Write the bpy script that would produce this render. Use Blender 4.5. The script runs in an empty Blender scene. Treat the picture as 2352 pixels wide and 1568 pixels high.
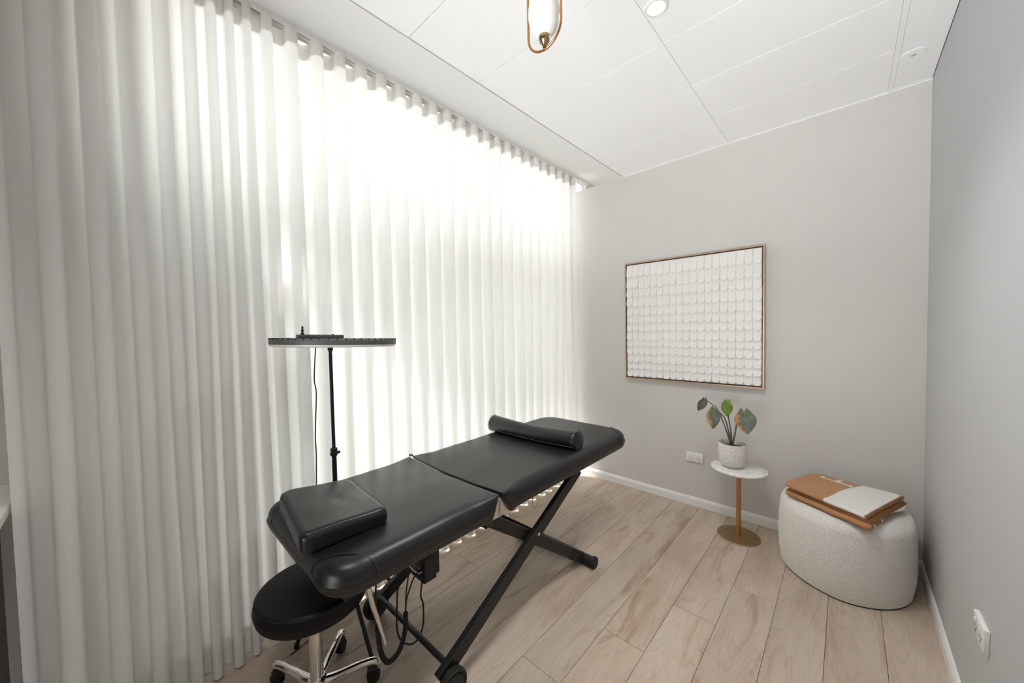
import bpy, bmesh, math, random
from mathutils import Vector, Matrix, noise
random.seed(7)
PI = math.pi
S = bpy.context.scene
COL = S.collection

# ---------------------------------------------------------------- camera
def cam_setup():
    yaw, pitch, roll, F = .7461, .0349, -.019, 832.27
    f = Vector((-math.sin(yaw)*math.cos(pitch), math.cos(yaw)*math.cos(pitch), -math.sin(pitch)))
    r = Vector((math.cos(yaw), math.sin(yaw), 0)); u = r.cross(f)
    r2 = r*math.cos(roll) + u*math.sin(roll); u2 = r2.cross(f)
    cd = bpy.data.cameras.new('camera'); co = bpy.data.objects.new('camera', cd); COL.objects.link(co)
    m = Matrix((r2, u2, -f)).transposed().to_4x4(); m.translation = Vector((0, 0, 1.4))
    co.matrix_world = m
    cd.sensor_width = 36; cd.sensor_fit = 'HORIZONTAL'; cd.lens = 36*F/2352
    cd.clip_start = .02; cd.clip_end = 200
    S.camera = co
cam_setup()

# ---------------------------------------------------------------- world, sun, exposure
S.view_settings.view_transform = 'Standard'; S.view_settings.look = 'None'
S.view_settings.gamma = 1; S.view_settings.use_curve_mapping = False
S.view_settings.exposure = 0.60
W = bpy.data.worlds.new('overcast_sky'); S.world = W; W.use_nodes = True
bg = W.node_tree.nodes['Background']
bg.inputs['Color'].default_value = (.96, .98, 1.0, 1); bg.inputs['Strength'].default_value = 7.5

def sun_setup():
    l = bpy.data.lights.new('sun', 'SUN'); o = bpy.data.objects.new('sun', l); COL.objects.link(o)
    l.energy = 42; l.angle = math.radians(7); l.color = (1, .97, .93)
    d = Vector((.50, .24, -1.0)).normalized()          # direction the light travels
    o.rotation_euler = d.to_track_quat('-Z', 'Y').to_euler(); o.location = (-6, -2, 9)
sun_setup()
def fill_light():                                      # added soft fill with no known source, behind the camera, turned up at the ceiling
    l = bpy.data.lights.new('fill_light', 'AREA'); l.shape = 'RECTANGLE'; l.size = 1.2; l.size_y = 1.2; l.energy = 13; l.color = (.97, .985, 1); l.spread = math.radians(75)
    o = bpy.data.objects.new('fill_light', l); COL.objects.link(o); o.location = (-.5, -1.2, .9)
    o.rotation_euler = Vector((.05, 1.0, .60)).to_track_quat('-Z', 'Y').to_euler()
fill_light()
S.cycles.use_denoising = True
S.cycles.max_bounces = 10; S.cycles.diffuse_bounces = 6; S.cycles.transmission_bounces = 8
S.cycles.transparent_max_bounces = 12
S.cycles.sample_clamp_indirect = 8

# ---------------------------------------------------------------- materials
def nt(name):
    m = bpy.data.materials.new(name); m.use_nodes = True
    t = m.node_tree; b = t.nodes['Principled BSDF']
    return m, t, b
def N(t, typ, **kw):
    n = t.nodes.new(typ)
    for k, v in kw.items(): setattr(n, k, v)
    return n
def L(t, a, b): t.links.new(a, b)
def mat(name, col, rough=.5, metal=0, bump=None, spec=None, var=None, emit=None):
    m, t, b = nt(name)
    b.inputs['Base Color'].default_value = (*col, 1); b.inputs['Roughness'].default_value = rough
    b.inputs['Metallic'].default_value = metal
    if spec is not None: b.inputs['Specular IOR Level'].default_value = spec
    tc = N(t, 'ShaderNodeTexCoord')
    if bump:
        sc, st, dist = bump
        n = N(t, 'ShaderNodeTexNoise'); n.inputs['Scale'].default_value = sc; n.inputs['Detail'].default_value = 4
        L(t, tc.outputs['Object'], n.inputs['Vector'])
        bp = N(t, 'ShaderNodeBump'); bp.inputs['Strength'].default_value = st; bp.inputs['Distance'].default_value = dist
        L(t, n.outputs['Fac'], bp.inputs['Height']); L(t, bp.outputs['Normal'], b.inputs['Normal'])
    if var:
        n = N(t, 'ShaderNodeTexNoise'); n.inputs['Scale'].default_value = var[0]; n.inputs['Detail'].default_value = 5
        L(t, tc.outputs['Object'], n.inputs['Vector'])
        r = N(t, 'ShaderNodeValToRGB'); r.color_ramp.elements[0].position = .3; r.color_ramp.elements[1].position = .7
        r.color_ramp.elements[0].color = (*[c*(1-var[1]) for c in col], 1); r.color_ramp.elements[1].color = (*[min(1, c*(1+var[1])) for c in col], 1)
        L(t, n.outputs['Fac'], r.inputs['Fac']); L(t, r.outputs['Color'], b.inputs['Base Color'])
    if emit:
        b.inputs['Emission Color'].default_value = (*emit[0], 1); b.inputs['Emission Strength'].default_value = emit[1]
    return m

M = {}
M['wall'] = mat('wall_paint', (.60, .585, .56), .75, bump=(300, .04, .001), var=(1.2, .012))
M['wallR'] = mat('right_wall_shaded_paint', (.49, .495, .505), .6, bump=(300, .04, .001), var=(1.2, .012))  # similar wall paint, with the right side's shade darkened into the colour
M['white'] = mat('white_enamel', (.80, .795, .78), .35)
M['ceil'] = mat('ceiling_tile_vinyl', (.92, .92, .92), .6, bump=(500, .03, .0005))
M['plaster'] = mat('recess_plaster', (.80, .80, .795), .8)
M['dark'] = mat('dark_gap', (.05, .045, .04), .9)
M['leather'] = mat('black_vinyl_leather', (.008, .0078, .0075), .36, bump=(900, .06, .0005), spec=.5)
M['leather2'] = mat('black_vinyl_cushion', (.007, .0067, .0065), .33, bump=(900, .06, .0005), spec=.5)
M['stoolvinyl'] = mat('matte_black_vinyl', (.005, .0045, .0045), .50, bump=(900, .06, .0005), spec=.25)
M['thread'] = mat('black_thread', (.006, .006, .006), .6)
M['blackmetal'] = mat('black_powder_coat', (.012, .011, .010), .42, bump=(600, .05, .0004), spec=.4)
M['rubber'] = mat('black_rubber', (.010, .010, .010), .6)
M['plastic'] = mat('black_plastic', (.013, .013, .013), .45)
M['chrome'] = mat('chrome', (.82, .80, .77), .07, 1)
M['brushed'] = mat('brushed_steel', (.72, .70, .68), .25, 1)
M['brass'] = mat('brushed_brass', (.50, .30, .14), .30, 1, bump=(200, .05, .0004))
M['brassbase'] = mat('satin_brass', (.42, .29, .16), .42, 1, var=(30, .06))
M['copper'] = mat('antique_copper_brass', (.52, .27, .12), .28, 1)
M['cup'] = mat('aged_brass_cup', (.42, .30, .18), .18, 1)
M['ringgrey'] = mat('ring_light_grey_plastic', (.075, .073, .07), .5)
M['diffuser'] = mat('frosted_white_plastic', (.62, .58, .54), .4)
M['soil'] = mat('potting_soil', (.06, .02, .008), .95, bump=(90, .8, .01))
M['stem'] = mat('green_stem', (.075, .10, .055), .5)
M['frame'] = mat('pale_copper_frame', (.46, .32, .22), .38, .55)
M['framein'] = mat('dark_bronze_inner_frame', (.10, .065, .045), .5, .3)
M['impasto'] = mat('white_impasto_plaster', (.80, .785, .755), .75, bump=(140, .25, .002))
M['canvas'] = mat('white_canvas', (.70, .685, .655), .85)
M['tan'] = mat('caramel_wool', (.42, .20, .085), .85, bump=(700, .3, .001), var=(40, .06))
M['stitch'] = mat('caramel_stitching', (.30, .15, .06), .9)
M['cream'] = mat('cream_wool', (.72, .70, .66), .85, bump=(700, .3, .001))
M['socket'] = mat('white_switch_plastic', (.78, .775, .76), .3)
M['slot'] = mat('socket_slot', (.08, .07, .065), .8)
M['counter'] = mat('white_laminate', (.72, .71, .69), .4)
M['cabinet'] = mat('dark_cabinet', (.055, .052, .05), .6)
M['alu'] = mat('white_window_aluminium', (.70, .70, .69), .4)
M['outside'] = mat('pale_paving', (.45, .44, .42), .9, var=(2, .1))
M['blocker'] = mat('sun_blocker_grey', (.5, .5, .5), .9)

def wood():
    m, t, b = nt('pale_oak_laminate')
    tc = N(t, 'ShaderNodeTexCoord'); oi = N(t, 'ShaderNodeObjectInfo')
    sc = N(t, 'ShaderNodeVectorMath', operation='SCALE'); sc.inputs['Scale'].default_value = 37.0
    cmb = N(t, 'ShaderNodeCombineXYZ')
    L(t, oi.outputs['Random'], cmb.inputs[0]); L(t, oi.outputs['Random'], cmb.inputs[1]); L(t, oi.outputs['Random'], cmb.inputs[2])
    L(t, cmb.outputs[0], sc.inputs[0])
    add = N(t, 'ShaderNodeVectorMath', operation='ADD'); L(t, tc.outputs['Object'], add.inputs[0]); L(t, sc.outputs[0], add.inputs[1])
    def mp(sx, sy):
        q = N(t, 'ShaderNodeVectorMath', operation='MULTIPLY'); q.inputs[1].default_value = (sx, sy, 1); L(t, add.outputs[0], q.inputs[0]); return q.outputs[0]
    # broad tone
    n1 = N(t, 'ShaderNodeTexNoise'); n1.inputs['Scale'].default_value = 1; n1.inputs['Detail'].default_value = 3; n1.inputs['Distortion'].default_value = .6; L(t, mp(7, 1.6), n1.inputs['Vector'])
    r1 = N(t, 'ShaderNodeValToRGB'); e = r1.color_ramp.elements
    e[0].position = .33; e[0].color = (.43, .335, .262, 1); e[1].position = .62; e[1].color = (.54, .445, .365, 1)
    L(t, n1.outputs['Fac'], r1.inputs['Fac'])
    # cathedral grain: contour lines of a stretched noise
    n2 = N(t, 'ShaderNodeTexNoise'); n2.inputs['Scale'].default_value = 1; n2.inputs['Detail'].default_value = 1.5; L(t, mp(5.5, .75), n2.inputs['Vector'])
    mu = N(t, 'ShaderNodeMath', operation='MULTIPLY'); mu.inputs[1].default_value = 26; L(t, n2.outputs['Fac'], mu.inputs[0])
    fr = N(t, 'ShaderNodeMath', operation='FRACT'); L(t, mu.outputs[0], fr.inputs[0])
    r2 = N(t, 'ShaderNodeValToRGB'); e = r2.color_ramp.elements
    e[0].position = 0; e[0].color = (.80, .79, .78, 1); e[1].position = .35; e[1].color = (1, 1, 1, 1)
    e2 = r2.color_ramp.elements.new(.92); e2.color = (1, 1, 1, 1); e3 = r2.color_ramp.elements.new(1.0); e3.color = (.82, .81, .80, 1)
    L(t, fr.outputs[0], r2.inputs['Fac'])
    # fine fibres
    n3 = N(t, 'ShaderNodeTexNoise'); n3.inputs['Scale'].default_value = 1; n3.inputs['Detail'].default_value = 4; L(t, mp(260, 9), n3.inputs['Vector'])
    r3 = N(t, 'ShaderNodeValToRGB'); e = r3.color_ramp.elements
    e[0].position = .3; e[0].color = (.88, .87, .86, 1); e[1].position = .65; e[1].color = (1.04, 1.04, 1.04, 1); L(t, n3.outputs['Fac'], r3.inputs['Fac'])
    # knots / brown figure
    n4 = N(t, 'ShaderNodeTexNoise'); n4.inputs['Scale'].default_value = 1; n4.inputs['Detail'].default_value = 2.5; n4.inputs['Distortion'].default_value = 1.2; L(t, mp(11, 2.6), n4.inputs['Vector'])
    r4 = N(t, 'ShaderNodeValToRGB'); e = r4.color_ramp.elements
    e[0].position = .27; e[0].color = (.74, .63, .55, 1); e[1].position = .43; e[1].color = (1, 1, 1, 1); L(t, n4.outputs['Fac'], r4.inputs['Fac'])
    prev = r1.outputs['Color']
    for k, (src, f) in enumerate(((r2, .5), (r3, .6), (r4, .8))):
        mx = N(t, 'ShaderNodeMix', data_type='RGBA', blend_type='MULTIPLY'); mx.inputs[0].default_value = f
        L(t, prev, mx.inputs[6]); L(t, src.outputs['Color'], mx.inputs[7]); prev = mx.outputs[2]
    # per plank tone
    mr = N(t, 'ShaderNodeMapRange'); mr.inputs['To Min'].default_value = .93; mr.inputs['To Max'].default_value = 1.05; L(t, oi.outputs['Random'], mr.inputs['Value'])
    hs = N(t, 'ShaderNodeHueSaturation'); L(t, mr.outputs[0], hs.inputs['Value']); L(t, prev, hs.inputs['Color'])
    L(t, hs.outputs['Color'], b.inputs['Base Color'])
    b.inputs['Roughness'].default_value = .42; b.inputs['Specular IOR Level'].default_value = .35
    bp = N(t, 'ShaderNodeBump'); bp.inputs['Strength'].default_value = .12; bp.inputs['Distance'].default_value = .0008
    L(t, n3.outputs['Fac'], bp.inputs['Height']); L(t, bp.outputs['Normal'], b.inputs['Normal'])
    return m
M['wood'] = wood()

def marble():
    m, t, b = nt('white_marble')
    tc = N(t, 'ShaderNodeTexCoord')
    n = N(t, 'ShaderNodeTexNoise'); n.inputs['Scale'].default_value = 6; n.inputs['Detail'].default_value = 6; n.inputs['Distortion'].default_value = 1.8
    L(t, tc.outputs['Object'], n.inputs['Vector'])
    r = N(t, 'ShaderNodeValToRGB'); e = r.color_ramp.elements
    e[0].position = .42; e[0].color = (.76, .75, .73, 1); e[1].position = .53; e[1].color = (.76, .75, .73, 1)
    k = r.color_ramp.elements.new(.475); k.color = (.60, .59, .58, 1)
    L(t, n.outputs['Fac'], r.inputs['Fac']); L(t, r.outputs['Color'], b.inputs['Base Color']); b.inputs['Roughness'].default_value = .22
    return m
M['marble'] = marble()

def crackle():
    m, t, b = nt('crackle_glaze_ceramic')
    tc = N(t, 'ShaderNodeTexCoord')
    n = N(t, 'ShaderNodeTexNoise'); n.inputs['Scale'].default_value = 28; n.inputs['Detail'].default_value = 3; L(t, tc.outputs['Object'], n.inputs['Vector'])
    ad = N(t, 'ShaderNodeMix', data_type='RGBA'); ad.inputs[0].default_value = .06
    L(t, tc.outputs['Object'], ad.inputs[6]); L(t, n.outputs['Color'], ad.inputs[7])
    v = N(t, 'ShaderNodeTexVoronoi', feature='DISTANCE_TO_EDGE'); v.inputs['Scale'].default_value = 62; L(t, ad.outputs[2], v.inputs['Vector'])
    r = N(t, 'ShaderNodeValToRGB'); e = r.color_ramp.elements
    e[0].position = 0; e[0].color = (.50, .48, .45, 1); e[1].position = .10; e[1].color = (.74, .72, .69, 1); L(t, v.outputs['Distance'], r.inputs['Fac'])
    L(t, r.outputs['Color'], b.inputs['Base Color']); b.inputs['Roughness'].default_value = .45
    bp = N(t, 'ShaderNodeBump'); bp.inputs['Strength'].default_value = .5; bp.inputs['Distance'].default_value = .0015
    L(t, r.outputs['Color'], bp.inputs['Height']); L(t, bp.outputs['Normal'], b.inputs['Normal'])
    return m
M['crackle'] = crackle()

def boucle():
    m, t, b = nt('ivory_boucle')
    tc = N(t, 'ShaderNodeTexCoord')
    n = N(t, 'ShaderNodeTexVoronoi'); n.inputs['Scale'].default_value = 210; L(t, tc.outputs['Object'], n.inputs['Vector'])
    n2 = N(t, 'ShaderNodeTexNoise'); n2.inputs['Scale'].default_value = 160; n2.inputs['Detail'].default_value = 4; L(t, tc.outputs['Object'], n2.inputs['Vector'])
    mx = N(t, 'ShaderNodeMath', operation='SUBTRACT'); L(t, n2.outputs['Fac'], mx.inputs[0]); L(t, n.outputs['Distance'], mx.inputs[1])
    r = N(t, 'ShaderNodeValToRGB'); e = r.color_ramp.elements
    e[0].position = -.0; e[0].color = (.68, .65, .61, 1); e[1].position = .42; e[1].color = (.88, .86, .82, 1); L(t, mx.outputs[0], r.inputs['Fac'])
    L(t, r.outputs['Color'], b.inputs['Base Color']); b.inputs['Roughness'].default_value = .95
    b.inputs['Sheen Weight'].default_value = .3
    bp = N(t, 'ShaderNodeBump'); bp.inputs['Strength'].default_value = .5; bp.inputs['Distance'].default_value = .003
    L(t, mx.outputs[0], bp.inputs['Height']); L(t, bp.outputs['Normal'], b.inputs['Normal'])
    return m
M['boucle'] = boucle()

def sheer(name, tr, df, tint=(.97, .965, .95)):
    m, t, b = nt(name); t.nodes.remove(b); out = t.nodes['Material Output']
    tc = N(t, 'ShaderNodeTexCoord')
    ms = N(t, 'ShaderNodeVectorMath', operation='MULTIPLY'); ms.inputs[1].default_value = (30, 30, 420); L(t, tc.outputs['Object'], ms.inputs[0])
    n = N(t, 'ShaderNodeTexNoise'); n.inputs['Scale'].default_value = 1; n.inputs['Detail'].default_value = 3; L(t, ms.outputs[0], n.inputs['Vector'])
    r = N(t, 'ShaderNodeMapRange'); r.inputs['To Min'].default_value = .955; r.inputs['To Max'].default_value = 1.03; L(t, n.outputs['Fac'], r.inputs['Value'])
    def col(k):
        c = N(t, 'ShaderNodeVectorMath', operation='SCALE'); c.inputs[0].default_value = [v*k for v in tint]; L(t, r.outputs[0], c.inputs['Scale']); return c.outputs[0]
    d = N(t, 'ShaderNodeBsdfDiffuse'); L(t, col(df), d.inputs['Color'])
    s = N(t, 'ShaderNodeBsdfTranslucent'); L(t, col(tr), s.inputs['Color'])
    a = N(t, 'ShaderNodeAddShader'); L(t, d.outputs[0], a.inputs[0]); L(t, s.outputs[0], a.inputs[1]); L(t, a.outputs[0], out.inputs['Surface'])
    return m
M['sheer'] = sheer('sheer_curtain_cloth', .40, .55)
M['hemcloth'] = sheer('doubled_curtain_cloth', .22, .58, (.96, .95, .93))

def glass(name, tint, gl=.05):
    m, t, b = nt(name); t.nodes.remove(b); out = t.nodes['Material Output']
    tr = N(t, 'ShaderNodeBsdfTransparent'); tr.inputs['Color'].default_value = (*tint, 1)
    g = N(t, 'ShaderNodeBsdfGlossy'); g.inputs['Roughness'].default_value = .02
    mx = N(t, 'ShaderNodeMixShader'); mx.inputs[0].default_value = gl
    L(t, tr.outputs[0], mx.inputs[1]); L(t, g.outputs[0], mx.inputs[2]); L(t, mx.outputs[0], out.inputs['Surface'])
    return m
M['glass'] = glass('clear_window_glass', (.57, .575, .57))
M['tinted'] = glass('tinted_window_glass', (.41, .415, .41))

def opal():
    m, t, b = nt('opal_glass')
    b.inputs['Base Color'].default_value = (.80, .79, .76, 1); b.inputs['Roughness'].default_value = .25
    b.inputs['Subsurface Weight'].default_value = .5; b.inputs['Subsurface Radius'].default_value = (.03, .03, .03); b.inputs['Subsurface Scale'].default_value = 1
    return m
M['opal'] = opal()

def leafmat(name, mode):
    m, t, b = nt(name)
    tc = N(t, 'ShaderNodeTexCoord')
    def noise_(s, d=3, dist=0):
        n = N(t, 'ShaderNodeTexNoise'); n.inputs['Scale'].default_value = s; n.inputs['Detail'].default_value = d; n.inputs['Distortion'].default_value = dist
        L(t, tc.outputs['Object'], n.inputs['Vector']); return n
    n = noise_(26); r = N(t, 'ShaderNodeValToRGB'); e = r.color_ramp.elements
    pal = {'green': ((.10, .17, .02), (.20, .29, .04)), 'grey': ((.085, .12, .055), (.17, .175, .165))}
    c0, c1 = pal['green' if mode == 'green' else 'grey']
    e[0].position = .35; e[0].color = (*c0, 1); e[1].position = .65; e[1].color = (*c1, 1); L(t, n.outputs['Fac'], r.inputs['Fac'])
    src = r.outputs['Color']
    if mode == 'burnt':
        uv = N(t, 'ShaderNodeUVMap'); sp = N(t, 'ShaderNodeSeparateXYZ'); L(t, uv.outputs[0], sp.inputs[0])
        n2 = noise_(40, 2); ad = N(t, 'ShaderNodeMath', operation='MULTIPLY_ADD'); ad.inputs[1].default_value = .55; L(t, n2.outputs['Fac'], ad.inputs[0]); L(t, sp.outputs[0], ad.inputs[2])
        r2 = N(t, 'ShaderNodeValToRGB'); e = r2.color_ramp.elements
        e[0].position = .50; e[0].color = (1, 1, 1, 1); e[1].position = .62; e[1].color = (0, 0, 0, 1); L(t, ad.outputs[0], r2.inputs['Fac'])
        mx = N(t, 'ShaderNodeMix', data_type='RGBA'); L(t, r2.outputs['Color'], mx.inputs[0]); L(t, src, mx.inputs[6]); mx.inputs[7].default_value = (.50, .25, .09, 1); src = mx.outputs[2]
    L(t, src, b.inputs['Base Color']); b.inputs['Roughness'].default_value = .45
    b.inputs['Subsurface Weight'].default_value = 0
    return m
M['leafgreen'] = leafmat('fresh_green_leaf', 'green'); M['leafgrey'] = leafmat('grey_green_leaf', 'grey'); M['leafburnt'] = leafmat('scorched_leaf', 'burnt')
def veinmat(): return mat('pale_leaf_vein', (.26, .34, .14), .5)
M['vein'] = veinmat()

def blanket_top():                                   # woven two-colour cloth: caramel half, cream half
    m, t, b = nt('two_tone_wool')
    tc = N(t, 'ShaderNodeTexCoord'); sp = N(t, 'ShaderNodeSeparateXYZ'); L(t, tc.outputs['Object'], sp.inputs[0])
    # line through (-.088,2.455) and (.068,2.842): d = (x+.088) - k*(y-2.455)
    a = N(t, 'ShaderNodeMath', operation='MULTIPLY_ADD'); a.inputs[1].default_value = -.472; a.inputs[2].default_value = .074+.472*2.507; L(t, sp.outputs[1], a.inputs[0])
    d = N(t, 'ShaderNodeMath', operation='ADD'); L(t, a.outputs[0], d.inputs[0]); L(t, sp.outputs[0], d.inputs[1])
    w = N(t, 'ShaderNodeMath', operation='MULTIPLY'); w.inputs[1].default_value = 17; L(t, sp.outputs[1], w.inputs[0])
    sn = N(t, 'ShaderNodeMath', operation='SINE'); L(t, w.outputs[0], sn.inputs[0])
    d2 = N(t, 'ShaderNodeMath', operation='MULTIPLY_ADD'); d2.inputs[1].default_value = .007; L(t, sn.outputs[0], d2.inputs[0]); L(t, d.outputs[0], d2.inputs[2])
    g = N(t, 'ShaderNodeMath', operation='GREATER_THAN'); g.inputs[1].default_value = 0; L(t, d2.outputs[0], g.inputs[0])
    mx = N(t, 'ShaderNodeMix', data_type='RGBA'); mx.inputs[6].default_value = (.42, .20, .085, 1); mx.inputs[7].default_value = (.72, .70, .66, 1)
    L(t, g.outputs[0], mx.inputs[0]); L(t, mx.outputs[2], b.inputs['Base Color']); b.inputs['Roughness'].default_value = .85; b.inputs['Sheen Weight'].default_value = .2
    n = N(t, 'ShaderNodeTexNoise'); n.inputs['Scale'].default_value = 700; L(t, tc.outputs['Object'], n.inputs['Vector'])
    bp = N(t, 'ShaderNodeBump'); bp.inputs['Strength'].default_value = .3; bp.inputs['Distance'].default_value = .001; L(t, n.outputs['Fac'], bp.inputs['Height']); L(t, bp.outputs['Normal'], b.inputs['Normal'])
    return m
M['twotone'] = blanket_top()

# ---------------------------------------------------------------- mesh helpers
def link(name, me, parent=None, m=None, smooth=False, loc=None):
    o = bpy.data.objects.new(name, me); COL.objects.link(o)
    if m is not None and not me.materials: me.materials.append(M[m] if isinstance(m, str) else m)
    if smooth:
        for p in me.polygons: p.use_smooth = True
    if parent: o.parent = parent
    if loc: o.location = loc
    return o
def obj(name, bm, m, parent=None, smooth=False, auto=None):
    me = bpy.data.meshes.new(name)
    bmesh.ops.recalc_face_normals(bm, faces=bm.faces)
    bm.to_mesh(me); bm.free()
    o = link(name, me, parent, m, smooth)
    if auto is not None:
        for p in me.polygons: p.use_smooth = True
        bm2 = bmesh.new(); bm2.from_mesh(me)
        for e in bm2.edges:
            if len(e.link_faces) == 2 and e.calc_face_angle(0) > math.radians(auto): e.smooth = False
        bm2.to_mesh(me); bm2.free()
    return o
def tag(o, label, cat, group=None):
    o['label'] = label; o['category'] = cat
    if group: o['group'] = group
    return o
def struct(o): o['kind'] = 'structure'; return o
def thing(name, label, cat, loc=(0, 0, 0), group=None):
    o = bpy.data.objects.new(name, None); COL.objects.link(o); o.empty_display_size = .05
    o.location = loc; return tag(o, label, cat, group)
def attach(root):
    """children are modelled in world coordinates: keep them there"""
    bpy.context.view_layer.update()
    inv = root.matrix_world.inverted()
    for c in root.children: c.matrix_parent_inverse = inv
def box(bm, x0, x1, y0, y1, z0, z1, bev=0, seg=2, M4=None):
    r = bmesh.ops.create_cube(bm, size=1)
    vs = r['verts']
    mm = Matrix.Translation(((x0+x1)/2, (y0+y1)/2, (z0+z1)/2)) @ Matrix.Diagonal((x1-x0, y1-y0, z1-z0, 1))
    bmesh.ops.transform(bm, matrix=mm, verts=vs)
    if bev:
        es = list({e for v in vs for e in v.link_edges})
        rr = bmesh.ops.bevel(bm, geom=es, offset=bev, segments=seg, affect='EDGES', profile=.5)
        vs = list({v for v in rr['verts']} | {v for v in vs if v.is_valid})
    if M4 is not None: bmesh.ops.transform(bm, matrix=M4, verts=[v for v in vs if v.is_valid])
    return bm
def mkbox(name, b6, m, parent=None, bev=0, seg=2, M4=None, smooth=False):
    bm = bmesh.new(); box(bm, *b6, bev=bev, seg=seg, M4=M4)
    return obj(name, bm, m, parent, auto=35 if bev else None)
def bar(bm, p, q, w, h, up=(1, 0, 0), bev=.002):
    """rectangular bar p->q; w = size along 'up', h = size across"""
    p, q = Vector(p), Vector(q); d = (q-p); n = d.normalized(); u = Vector(up); u = (u-n*u.dot(n)).normalized(); v = n.cross(u)
    m4 = Matrix((n, u, v)).transposed().to_4x4(); m4.translation = (p+q)/2
    return box(bm, -d.length/2, d.length/2, -w/2, w/2, -h/2, h/2, bev=bev, seg=1, M4=m4)
def frames(pts):
    pts = [Vector(p) for p in pts]; out = []; n = len(pts)
    t0 = (pts[1]-pts[0]).normalized(); a = Vector((0, 0, 1)) if abs(t0.z) < .9 else Vector((1, 0, 0))
    u = (a-t0*a.dot(t0)).normalized()
    for i in range(n):
        t = (pts[min(i+1, n-1)]-pts[max(i-1, 0)]).normalized()
        u = (u-t*u.dot(t)).normalized(); out.append((pts[i], t, u, t.cross(u)))
    return out
def tube(bm, pts, r, seg=10, cap=True, closed=False, ell=1.0):
    rs = r if isinstance(r, (list, tuple)) else [r]*len(pts)
    fr = frames(pts); rings = []
    if closed:
        n = len(pts); P = [Vector(p) for p in pts]; fr = []
        u = None
        for i in range(n):
            t = (P[(i+1) % n]-P[i-1]).normalized()
            if u is None: a = Vector((0, 1, 0)) if abs(t.y) < .9 else Vector((0, 0, 1)); u = a
            u = (u-t*u.dot(t)).normalized(); fr.append((P[i], t, u, t.cross(u)))
    for (p, t, u, v), rr in zip(fr, rs):
        rings.append([bm.verts.new(p+u*rr*math.cos(a*2*PI/seg)+v*rr*ell*math.sin(a*2*PI/seg)) for a in range(seg)])
    N_ = len(rings)
    for i in range(N_ if closed else N_-1):
        a, b = rings[i], rings[(i+1) % N_]
        for k in range(seg): bm.faces.new((a[k], a[(k+1) % seg], b[(k+1) % seg], b[k]))
    if cap and not closed:
        bm.faces.new(rings[0][::-1]); bm.faces.new(rings[-1])
    return bm
def mktube(name, pts, r, m, parent=None, seg=12, closed=False, ell=1.0):
    bm = bmesh.new(); tube(bm, pts, r, seg, closed=closed, ell=ell); return obj(name, bm, m, parent, auto=50)
def catmull(pts, k=8, closed=False):
    P = [Vector(p) for p in pts]; n = len(P); out = []
    for i in range(n if closed else n-1):
        if closed: a, b, c, d = P[i-1], P[i], P[(i+1) % n], P[(i+2) % n]
        else: a, b, c, d = P[max(i-1, 0)], P[i], P[i+1], P[min(i+2, n-1)]
        for j in range(k):
            t = j/k
            out.append(.5*((2*b)+(c-a)*t+(2*a-5*b+4*c-d)*t*t+(3*b-a-3*c+d)*t**3))
    if not closed: out.append(P[-1])
    return out
def lathe(bm, prof, c=(0, 0, 0), seg=40, axis='z'):
    rings = []
    for r, h in prof:
        ring = []
        for k in range(seg):
            a = 2*PI*k/seg
            if axis == 'z': v = (c[0]+r*math.cos(a), c[1]+r*math.sin(a), c[2]+h)
            elif axis == 'x': v = (c[0]+h, c[1]+r*math.cos(a), c[2]+r*math.sin(a))
            else: v = (c[0]+r*math.cos(a), c[1]+h, c[2]+r*math.sin(a))
            ring.append(bm.verts.new(v))
        rings.append(ring)
    for a, b in zip(rings, rings[1:]):
        for k in range(seg): bm.faces.new((a[k], a[(k+1) % seg], b[(k+1) % seg], b[k]))
    if prof[0][0] > 1e-4: bm.faces.new(rings[0][::-1])
    if prof[-1][0] > 1e-4: bm.faces.new(rings[-1])
    bmesh.ops.remove_doubles(bm, verts=bm.verts, dist=1e-5)
    return bm
def mklathe(name, prof, c, m, parent=None, seg=40, axis='z', auto=35):
    return obj(name, lathe(bmesh.new(), prof, c, seg, axis), m, parent, auto=auto)
def rounded_poly(pts, rads, k=8):
    """plan outline (CCW) with a radius per corner, returned as evenly resampled points"""
    out = []; n = len(pts)
    for i in range(n):
        p = Vector(pts[i]).to_2d(); a = Vector(pts[i-1]).to_2d(); b = Vector(pts[(i+1) % n]).to_2d()
        u = (a-p).normalized(); v = (b-p).normalized(); r = rads[i] if isinstance(rads, (list, tuple)) else rads
        ang = u.angle(v); t = min(r/math.tan(ang/2), (a-p).length*.49, (b-p).length*.49); r = t*math.tan(ang/2)
        c = p+(u+v).normalized()*(r/math.sin(ang/2)); s = p+u*t; e = p+v*t
        a0 = math.atan2(s.y-c.y, s.x-c.x); a1 = math.atan2(e.y-c.y, e.x-c.x); d = (a1-a0+PI) % (2*PI)-PI
        for j in range(k+1): out.append(Vector((c.x+r*math.cos(a0+d*j/k), c.y+r*math.sin(a0+d*j/k))))
    return out
def resample(P, n):
    P = [Vector(p) for p in P]; seg = [(P[(i+1) % len(P)]-P[i]).length for i in range(len(P))]; T = sum(seg); out = []; i = 0; acc = 0
    for k in range(n):
        s = T*k/n
        while acc+seg[i] < s: acc += seg[i]; i += 1
        out.append(P[i].lerp(P[(i+1) % len(P)], (s-acc)/max(seg[i], 1e-9)))
    return out
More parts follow.
